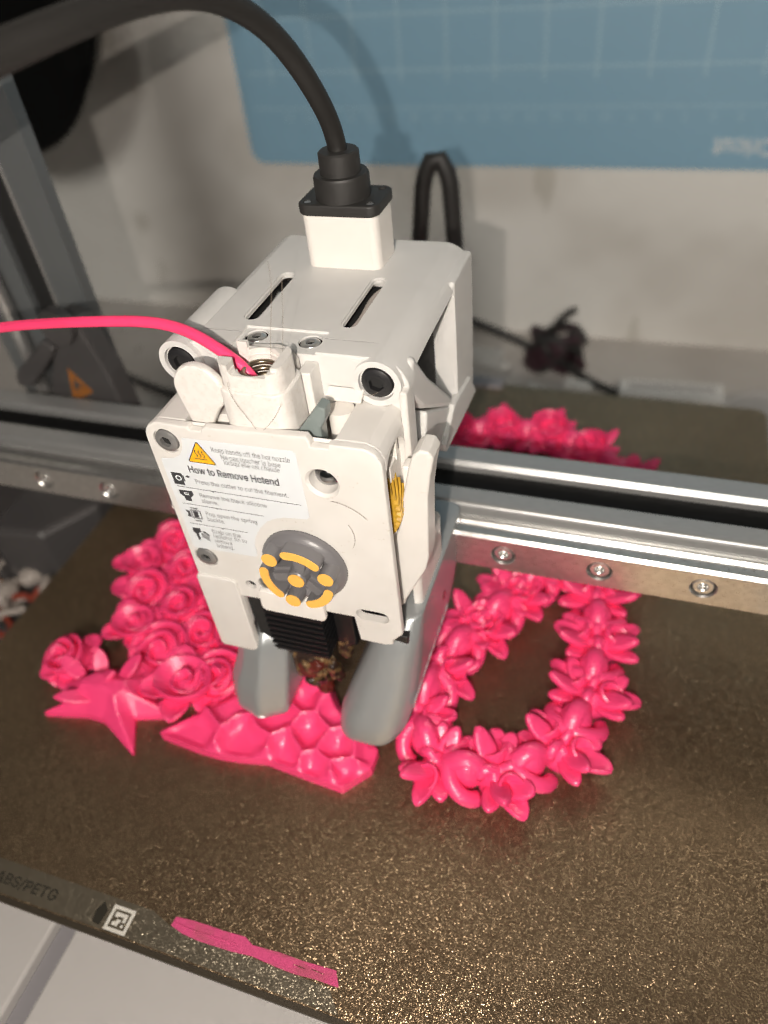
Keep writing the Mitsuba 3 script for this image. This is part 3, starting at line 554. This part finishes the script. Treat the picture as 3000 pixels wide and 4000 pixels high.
t.vertices[:, 0] += .12 + np.interp(t.vertices[:, 2], [-8, -6, -4, -2, 0], [41.1, 41.42, 41.7, 41.92, 42.1])
add(ad + '__lettering', t, 'lettering_grey')
add(ad + '__side_hole', cyl([41.8, 21, 3.0], [42.42, 21, 3.0], 1.1), 'red_residue')

# connector on top
S('connector_box', prism(rrect(14.1, 40.0, 28.2, 49.4, 1.6), 'xy', 65.0, 74.6, .25, 8), 'clean_white')
# stray hairs
for P in ([(31.2, -.12, 46.2), (33, -.2, 46.0), (35, -.15, 45.0), (37, -.2, 43.4)], [(33.5, -.1, 41.5), (34.3, -.2, 38.8), (33.6, -.12, 36.2)], [(17.5, 1.0, 66), (18.2, .9, 62), (19.6, .85, 59.5), (20.6, .7, 57.6)], [(25.4, 1.2, 63), (23.5, .9, 60), (21.3, .8, 57.8)],
          [(21.6, 7.5, 66), (21.9, 9, 71), (22.6, 10, 76), (22.5, 11, 80)], [(23.3, 8, 66.5), (23.6, 9.5, 71), (24.4, 10.5, 78)], [(33.2, 10.9, 59.6), (35, 10.6, 59.4), (37, 10.3, 60.4)]):
    S('stray_hair', tube(P, .032, 6, 20), 'hair_fibre', True)

# ------------------------------------------------------------------ cable to the head, filament
hc = thing('head_cable', 'thick black cable arching out of the square plug on top of the print head', 'cable')
pc = [(20.9, 44.7, 83.0, 1.62), (20.5, 43.7, 88.4, 1.62), (20.1, 40.9, 93.1, 1.64), (18.0, 36.0, 101.0, 1.66), (15.7, 27.0, 107.7, 1.68), (13.6, 18.4, 110.4, 1.74), (10.7, 8.9, 110.9, 1.85), (8.2, 0, 110.4, 1.98), (5.9, -6.1, 109.7, 2.05), (3.6, -15.3, 108.8, 2.1), (-2, -30, 106, 2.1), (-12, -52, 100, 2.1)]
add(hc + '__cord', tube(pc, None, 20, 110), 'cable_rubber', True)
add(hc + '__boot', lathe([(0, 0), (4.85, 0), (4.85, 3.6), (4.6, 4.1), (3.55, 4.15), (3.5, 7.4), (3.2, 7.7), (0, 7.7)], [20.9, 44.6, 76.4], [0, 0, 1], 48), 'black_rubber', 30)
fl_ = prism(rrect(13.7, 39.6, 28.6, 49.8, 1.9), 'xy', 74.65, 76.6, .35, 8)
for x, y in ((15.4, 41.3), (26.9, 41.3), (15.4, 48.1), (26.9, 48.1)): fl_ = fl_ - cyl([x, y, 76.1], [x, y, 77], .75)
add(hc + '__flange', fl_, 'black_rubber', 30)
for x, y in ((15.4, 41.3), (26.9, 41.3), (15.4, 48.1)): add(hc + '__flange_screw', cyl([x, y, 76.12], [x, y, 76.5], .6), 'dark_steel', 30)
fi = thing('pink_filament', 'bright pink filament strand bending down into the inlet of the print head', 'filament')
add(fi + '__strand', tube([(21.0, 5.3, 58.5), (19.9, 5.5, 61.5), (18.0, 6.0, 64.6), (13.9, 7.2, 66.9), (8.1, 9.3, 68.2), (2.2, 10.9, 68.5), (-8.5, 12.1, 67.6), (-22.9, 12.9, 65.6), (-35.1, 13.1, 63.6), (-51.0, 11.9, 60.2), (-80, 9, 52)], .92, 18, 120), 'pink_filament', True)
# ------------------------------------------------------------------ pink prints on the plate
def grid_solid(Tp, Bt):
    """closed shell from two (n, m, 3) grids"""
    n, m = Tp.shape[:2]; V = np.vstack([Tp.reshape(-1, 3), Bt.reshape(-1, 3)]); o = n * m; i, j = np.meshgrid(np.arange(n - 1), np.arange(m - 1), indexing='ij')
    a, b, c, d = (i * m + j).ravel(), ((i + 1) * m + j).ravel(), ((i + 1) * m + j + 1).ravel(), (i * m + j + 1).ravel()
    F = [np.c_[a, b, c], np.c_[a, c, d], np.c_[a, c, b] + o, np.c_[a, d, c] + o]
    rim = [k for k in range(m)] + [k * m + m - 1 for k in range(1, n)] + [(n - 1) * m + k for k in range(m - 2, -1, -1)] + [k * m for k in range(n - 2, 0, -1)]
    rim = np.array(rim); r2_ = np.roll(rim, -1); F += [np.c_[rim, r2_, r2_ + o], np.c_[rim, r2_ + o, rim + o]]
    return trimesh.Trimesh(V, np.vstack(F), process=False)
def petal(L, W, thick=1.1, cup=.25, curl=.15, blunt=.1, n=12, m=9):
    u = np.linspace(0, 1, n)[:, None]; v = np.linspace(-1, 1, m)[None, :]
    w = np.interp(u, [0, .2, .45, .7, .87, .96, 1], [.6, .86, 1., .84, .52 + .2 * blunt, .24 + .3 * blunt, .06 + blunt * .3]) * W / 2
    X = L * u + 0 * v; Y = w * v; Z = curl * L * u ** 2 + cup * w * v ** 2 * 2
    t = thick * np.sqrt(np.clip(1 - .85 * v ** 2, .05, 1)) * np.interp(u, [0, .8, .95, 1], [1, .95, .75, .4])
    return grid_solid(np.dstack([X, Y, Z + t / 2]), np.dstack([X, Y, Z - t / 2]))
def petal_at(base_xyz, ang, tilt, L, W, roll=0, **k):
    return place(petal(L, W, **k), mv(*base_xyz) @ rot([0, 0, 1], ang) @ rot([0, 1, 0], -tilt) @ rot([1, 0, 0], roll))
def rosette(R, H, turns=2.7, ph0=0.0, th=.95, seed=0):
    """open rose: one wall rolled up into a spiral, leaning outwards, over a domed base"""
    n, m = 150, 7
    t = np.linspace(0, 1, n); an = 2 * np.pi * (turns * t + ph0); r = .7 + (R - 1.2) * t ** .9
    wob = 1 + .05 * np.sin(an * 1.5 + seed) * t
    top = H * (1.0 - .32 * t ** 1.4) + .45 * np.sin(an * 2.3 + seed); bot = H * .12 * np.ones(n)
    top = bot + (top - bot) * np.clip(np.minimum(t * 14, (1 - t) * 9), 0, 1) ** .5
    v = np.linspace(0, 1, m)[None, :]
    lean = (.10 + .9 * t)[:, None] * v ** 1.6
    rr = (r * wob)[:, None] + lean * 1.5; z = bot[:, None] + (top - bot)[:, None] * v
    tk = th * (1 - .45 * v ** 3) / 2
    g = lambda q: np.dstack([q * np.cos(an)[:, None], q * np.sin(an)[:, None], z])
    wall = grid_solid(g(rr + tk), g(rr - tk))
    base = lathe([(0, 0), (R * .86, 0), (R * .98, H * .22), (R * .8, H * .42), (R * .4, H * .55), (0, H * .6)], [0, 0, 0], [0, 0, 1], 40)
    return cat_(wall, base)
def relief(poly, zf, step=.7):
    from scipy.spatial import Delaunay
    poly = poly.simplify(.02); L = poly.exterior.length; nb = int(L / step)
    b = np.array([poly.exterior.interpolate(t, normalized=True).coords[0] for t in np.linspace(0, 1, nb, endpoint=False)])
    x0, y0, x1, y1 = poly.bounds; g = np.stack(np.meshgrid(np.arange(x0, x1, step), np.arange(y0, y1, step)), -1).reshape(-1, 2)
    g = g + np.random.default_rng(1).uniform(-.15, .15, g.shape) * step
    g = g[shapely.contains_xy(poly.buffer(-.45 * step), g[:, 0], g[:, 1])]
    P = np.vstack([b, g]); t = Delaunay(P).simplices; c = P[t].mean(1); t = t[shapely.contains_xy(poly, c[:, 0], c[:, 1])]
    a = P[t]; s = np.cross(a[:, 1] - a[:, 0], a[:, 2] - a[:, 0]); t[s < 0] = t[s < 0][:, ::-1]
    d = shapely.distance(shapely.points(P), poly.exterior); z = zf(P, d)
    V = np.vstack([np.c_[P, z], np.c_[P, np.zeros(len(P))]]); o = len(P)
    e = np.vstack([t[:, [0, 1]], t[:, [1, 2]], t[:, [2, 0]]]); k = {tuple(x) for x in e}
    e = np.array([x for x in e if (x[1], x[0]) not in k])
    F = np.vstack([t, t[:, ::-1] + o, np.c_[e[:, 0], e[:, 0] + o, e[:, 1] + o], np.c_[e[:, 0], e[:, 1] + o, e[:, 1]]])
    return trimesh.Trimesh(V, F, process=False)

pk = np.random.default_rng(21)
fch = thing('flower_chain', 'pink printed chain of linked blossoms curling over the right half of the build plate', 'flower chain')
def jit(s): return pk.uniform(-s, s)
def blossom(parent, x, y, heading, scale=1.0, rose=False):
    """a link of the chain: low saddle with thick leaves to both sides"""
    M = mv(x, y, ZP + .02) @ rot([0, 0, 1], heading) @ np.diag([scale, scale, scale, 1])
    b = trimesh.creation.icosphere(4, 1.0); b.vertices *= [4.4, 5.2, 5.2]
    b.vertices[:, 2] += 1.8 - .09 * b.vertices[:, 1] ** 2 * (b.vertices[:, 2] > 0) + .6 * np.sin(b.vertices[:, 0] * 1.3); b.vertices[:, 2] = np.maximum(b.vertices[:, 2], 0)
    k = add(parent, place(b, M), 'pink_plastic', True)
    for s in (1, -1):
        for ang, tilt, L, W, z0, cup, bl, th in ((56, 14, 10.4, 4.8, 2.6, .10, .5, 2.5), (80, 28, 11.8, 5.0, 3.8, .08, .4, 2.7), (106, 8, 12.2, 6.0, 2.6, .24, .55, 2.5), (138, 16, 10.6, 5.4, 2.6, .14, .5, 2.6)):
            add(k + '__petal', place(petal_at((1.0 * math.cos(math.radians(ang)), s * 1.4, z0), s * (ang + jit(8)), tilt + jit(7), .88 * L * (1 + jit(.1)), W * (1 + jit(.1)), roll=s * jit(12), thick=th, cup=cup, curl=.10 + jit(.08), blunt=bl, n=14), M), 'pink_plastic', True)
        bowl = lathe([(0, 0), (1.6, 0), (2.9, 2.6), (3.1, 4.6), (2.7, 5.0), (2.2, 4.4), (1.5, 2.2), (0, 1.6)], [0, 0, 0], [0, 0, 1], 28)
        add(k + '__cup', place(bowl, M @ mv(-1.2 + jit(.5), s * 2.9, 2.4) @ rot([1, 0, 0], -s * 30) @ rot([0, 1, 0], jit(12)) @ np.diag([1, 1.15, 1, 1])), 'pink_plastic', 40)
    add(k + '__ridge', place(tube([(-5, 0, 4.2), (-2.5, 0, 6.4), (-.6, 0, 5.6), (1.6, 0, 6.9), (4.2, 0, 5.0)], 1.35, 12, 26), M), 'pink_plastic', True)
    if rose:
        add(k + '__heart', place(rosette(5.0 + 1.7 * (rose > 1), 5.4 + 3.4 * (rose > 1), 2.2, pk.random(), .95, pk.random() * 6), M @ mv(0, 0, 3.2) @ rot([1, 0, 0], 14 * (rose > 1))), 'pink_plastic', 60)
        for ang in (20, 100, 160, 250, 310):
            add(k + '__petal', place(petal_at((2.4 * math.cos(math.radians(ang)), 2.4 * math.sin(math.radians(ang)), 3.6), ang + jit(10), 48 + jit(8), 6.4, 6.4, thick=1.2, cup=.3, curl=.1, blunt=.45), M), 'pink_plastic', True)
    return k
def joint(parent, x, y, heading, scale=1.0):
    """hooded ball joint between two blossoms"""
    M = mv(x, y, ZP + .02) @ rot([0, 0, 1], heading) @ np.diag([scale, scale, scale, 1])
    b = trimesh.creation.icosphere(4, 1.0); b.vertices *= [3.7, 3.5, 5.0]; b.vertices[:, 2] = np.maximum(b.vertices[:, 2] + 3.8, 0)
    k = add(parent, place(b, M), 'pink_plastic', True)
    hoop = [(-.4 + 4.2 * math.sin(t), 5.6 * math.cos(t), 2.6 + 2.8 * math.sin(t)) for t in np.linspace(-.6, math.pi + .6, 28)]
    add(k + '__hoop', place(tube(hoop, 1.75, 14), M), 'pink_plastic', True)
    add(k + '__bridge', place(tube([(-5.5, 0, 2), (-3, 0, 5.4), (0, 0, 7.6), (2.4, 0, 6.8), (4.6, 0, 2.8)], 1.7, 12, 24), M @ np.diag([1, 1.25, 1, 1])), 'pink_plastic', True)
    return k
FL = [(22.5, 110.0, 1), (36.0, 115.0, 1), (51.5, 115.5, 1), (64.5, 109.5, 1), (75.5, 98.5, 0), (79.5, 85, 0), (76.5, 68, 0), (72.8, 52.2, 0), (74.4, 37.4, 0), (74.6, 22.6, 0), (70.2, 8.0, 0), (58.6, -1.6, 0), (46.0, -2.6, 0), (38.2, 7.8, 0), (39.6, 21.8, 0), (46.4, 35.6, 1), (53.4, 47.8, 1), (60, 60, 0)]
for i, (x, y, r) in enumerate(FL):
    a = np.array(FL[max(i - 1, 0)][:2]); b = np.array(FL[min(i + 1, len(FL) - 1)][:2]); h = math.degrees(math.atan2(*(b - a)[::-1]))
    blossom(fch + '__blossom', x, y, h + jit(6), .90 + jit(.04), rose=2 * r if y > 100 else r)
    if i + 1 < len(FL):
        q = np.array(FL[i + 1][:2]); p_ = np.array((x, y)); mid = (p_ + q) / 2; d = q - p_
        joint(fch + '__joint', mid[0], mid[1], math.degrees(math.atan2(d[1], d[0])), 1.0 + jit(.04))

rch = thing('rose_chain', 'pink printed cluster of linked roses left of the print head', 'rose chain')
def rose(x, y, R, H, leaves=5, a0=0, tip=(0, 0)):
    M = mv(x, y, ZP + .02) @ rot([0, 1, 0], tip[0]) @ rot([1, 0, 0], tip[1])
    k = add(rch + '__rose', place(rosette(R, H, 2.1 + R * .1, pk.random(), .95 + R * .02, pk.random() * 6), M), 'pink_plastic', 60)
    for i in range(leaves):
        ang = a0 + i * 360 / max(leaves, 1) + jit(14)
        add(k + '__petal', petal_at((x + R * .6 * math.cos(math.radians(ang)), y + R * .6 * math.sin(math.radians(ang)), ZP + 1.6 + jit(.5)), ang, 8 + jit(6), R * .95, R * 1.0, thick=1.6, cup=.22, curl=.1, blunt=.4), 'pink_plastic', True)
def folded(x, y, s, a0):
    M = mv(x, y, ZP + .02) @ np.diag([s, s, s, 1])
    k = add(rch + '__folded_blossom', place(lathe([(0, 0), (3.8, 0), (5.2, 2.5), (6.2, 5.2), (5.8, 6.2), (5.0, 5.6), (3.2, 3.4), (0, 2.4)], [0, 0, 0], [0, 0, 1], 36), M @ np.diag([1.1, .9, 1, 1])), 'pink_plastic', 40)
    for i in range(4):
        ang = a0 + i * 90 + jit(16)
        add(k + '__petal', place(petal_at((3.6 * math.cos(math.radians(ang)), 3.6 * math.sin(math.radians(ang)), 2.0), ang, 16 + jit(8), 6.4, 6.6, thick=1.7, cup=.3, curl=.12, blunt=.4), M), 'pink_plastic', True)
    add(k + '__heart', place(rosette(3.4, 4.2, 1.5, pk.random(), .9, 2), M @ mv(.4, -.3, 2.2)), 'pink_plastic', 60)
for x, y, R, H, lv, a, tp in ((-44.5, 45.5, 7.0, 7, 3, 20, (0, 15)), (-43.4, 26.8, 7.4, 5.8, 3, 60, (0, 18)), (-29.2, 10.0, 8.2, 5.6, 3, 10, (0, 16)), (-50.8, 1.4, 5.6, 8.5, 5, 0, (-10, 10)), (-10.6, 6.4, 6.6, 7, 3, 30, (0, 18)), (-31.0, 23.6, 5.4, 7.5, 3, 0, (0, 10)), (-20.6, 17.4, 6.4, 7, 3, 50, (0, 14)), (-35.6, 36.5, 5.6, 7.5, 3, 30, (0, 12))):
    rose(x, y, R, H, lv, a, tp)
for x, y, s, a in ((-50.6, 35.2, .92, 10), (-40.6, 15.0, .92, 40), (-18.0, 1.8, 1.12, 20), (-27, 31, .9, 15), (-33, 52, .9, 0), (-12, 18, .9, 0), (-20.5, 28, .9, 30)):
    folded(x, y, s, a)

STAR = [(-50.2, -13.6), (-38.6, -11.2), (-33.6, -11.4), (-21.6, -17.4), (-26.6, -8.6), (-16.6, -5.5), (-26.0, -2.0), (-27.6, 3.4), (-33.5, .8), (-39, 2.2), (-45.5, -2.6), (-51.5, -5.0), (-45, -8.4)]
sp_ = Polygon(STAR).buffer(-.3).buffer(.6).buffer(-.3)
hs_ = thing('star_head', 'pink pointed star shaped print piece at the left front of the roses', 'star piece')
add(hs_ + '__body', place(relief(sp_, lambda P, d: 1.3 + np.minimum(d * 1.15, 5.2) + 1.6 * np.exp(-((P[:, 0] + 36) ** 2 + (P[:, 1] + 4.5) ** 2) / 60), .55), mv(0, 0, ZP + .02)), 'pink_plastic', 40)
for b_, ang, tilt, L, W in (((-40, -5.2, ZP + 4), 20, 30, 9, 4), ((-44, -3.4, ZP + 4), 160, 22, 8, 4), ((-33.5, -2.2, ZP + 4.5), 60, 25, 8, 4), ((-37, -7, ZP + 3.6), -150, 16, 10, 4.2), ((-40, -1, ZP + 3), 120, 40, 7, 4)):
    add(hs_ + '__spike', petal_at(b_, ang, tilt, L, W, thick=1.8, cup=.15, curl=.1), 'pink_plastic', True)

WG = [(-18.4, -11.3), (-12.9, -5.6), (-6.6, 1.2), (.4, 8.2), (7.4, 11.4), (9.6, 15.6), (15, 13.0), (20.6, 5.9), (27.2, 1.6), (32.4, -2.0), (32.4, -6.8), (27.6, -12.6), (20.5, -12.0), (9.0, -10.9), (3.5, -11.9), (-1.4, -12.5), (-8, -12.4)]
CR = np.array([[-8.5, -8.8], [3.2, -8.0], [12.6, -8.6], [20.6, -10.6], [27.6, -8.6], [7.2, -1.8], [17.4, -3.6], [24.4, -4.4], [30, -3.4], [-3.4, -2.2], [13.2, 4.0], [20.6, 2.6], [5, 6.2], [11.6, 11.4]])
def wing_z(P, d):
    q = P + 1.3 * (np.c_[meshkit.noise(np.c_[P * .2, P[:, :1] * 0]), meshkit.noise(np.c_[P * .2, P[:, :1] * 0 + 9])] - .5) * 2
    D = np.sort(np.linalg.norm((q[:, None] - CR[None]) * [1, 1.15], axis=2), axis=1); r = np.maximum(D[:, 1] - D[:, 0] - .35, 0)
    lift = np.interp(P[:, 1], [-12, -2, 10], [0, 1.6, 4.8])
    z = 4.7 + lift - 3.3 * (1 - np.exp(-(r / 2.4) ** 1.25))
    return np.where(d < 1.6, 2.6 + (z - 2.6) * np.clip(d / 1.6, 0, 1) ** 1.5, z)
wg = thing('wing_piece', 'pink webbed wing shaped print lying under the print head', 'wing piece')
add(wg + '__body', place(relief(Polygon(WG).buffer(-.4).buffer(.8).buffer(-.4), wing_z, .45), mv(0, 0, ZP + .02)), 'pink_plastic', 60)
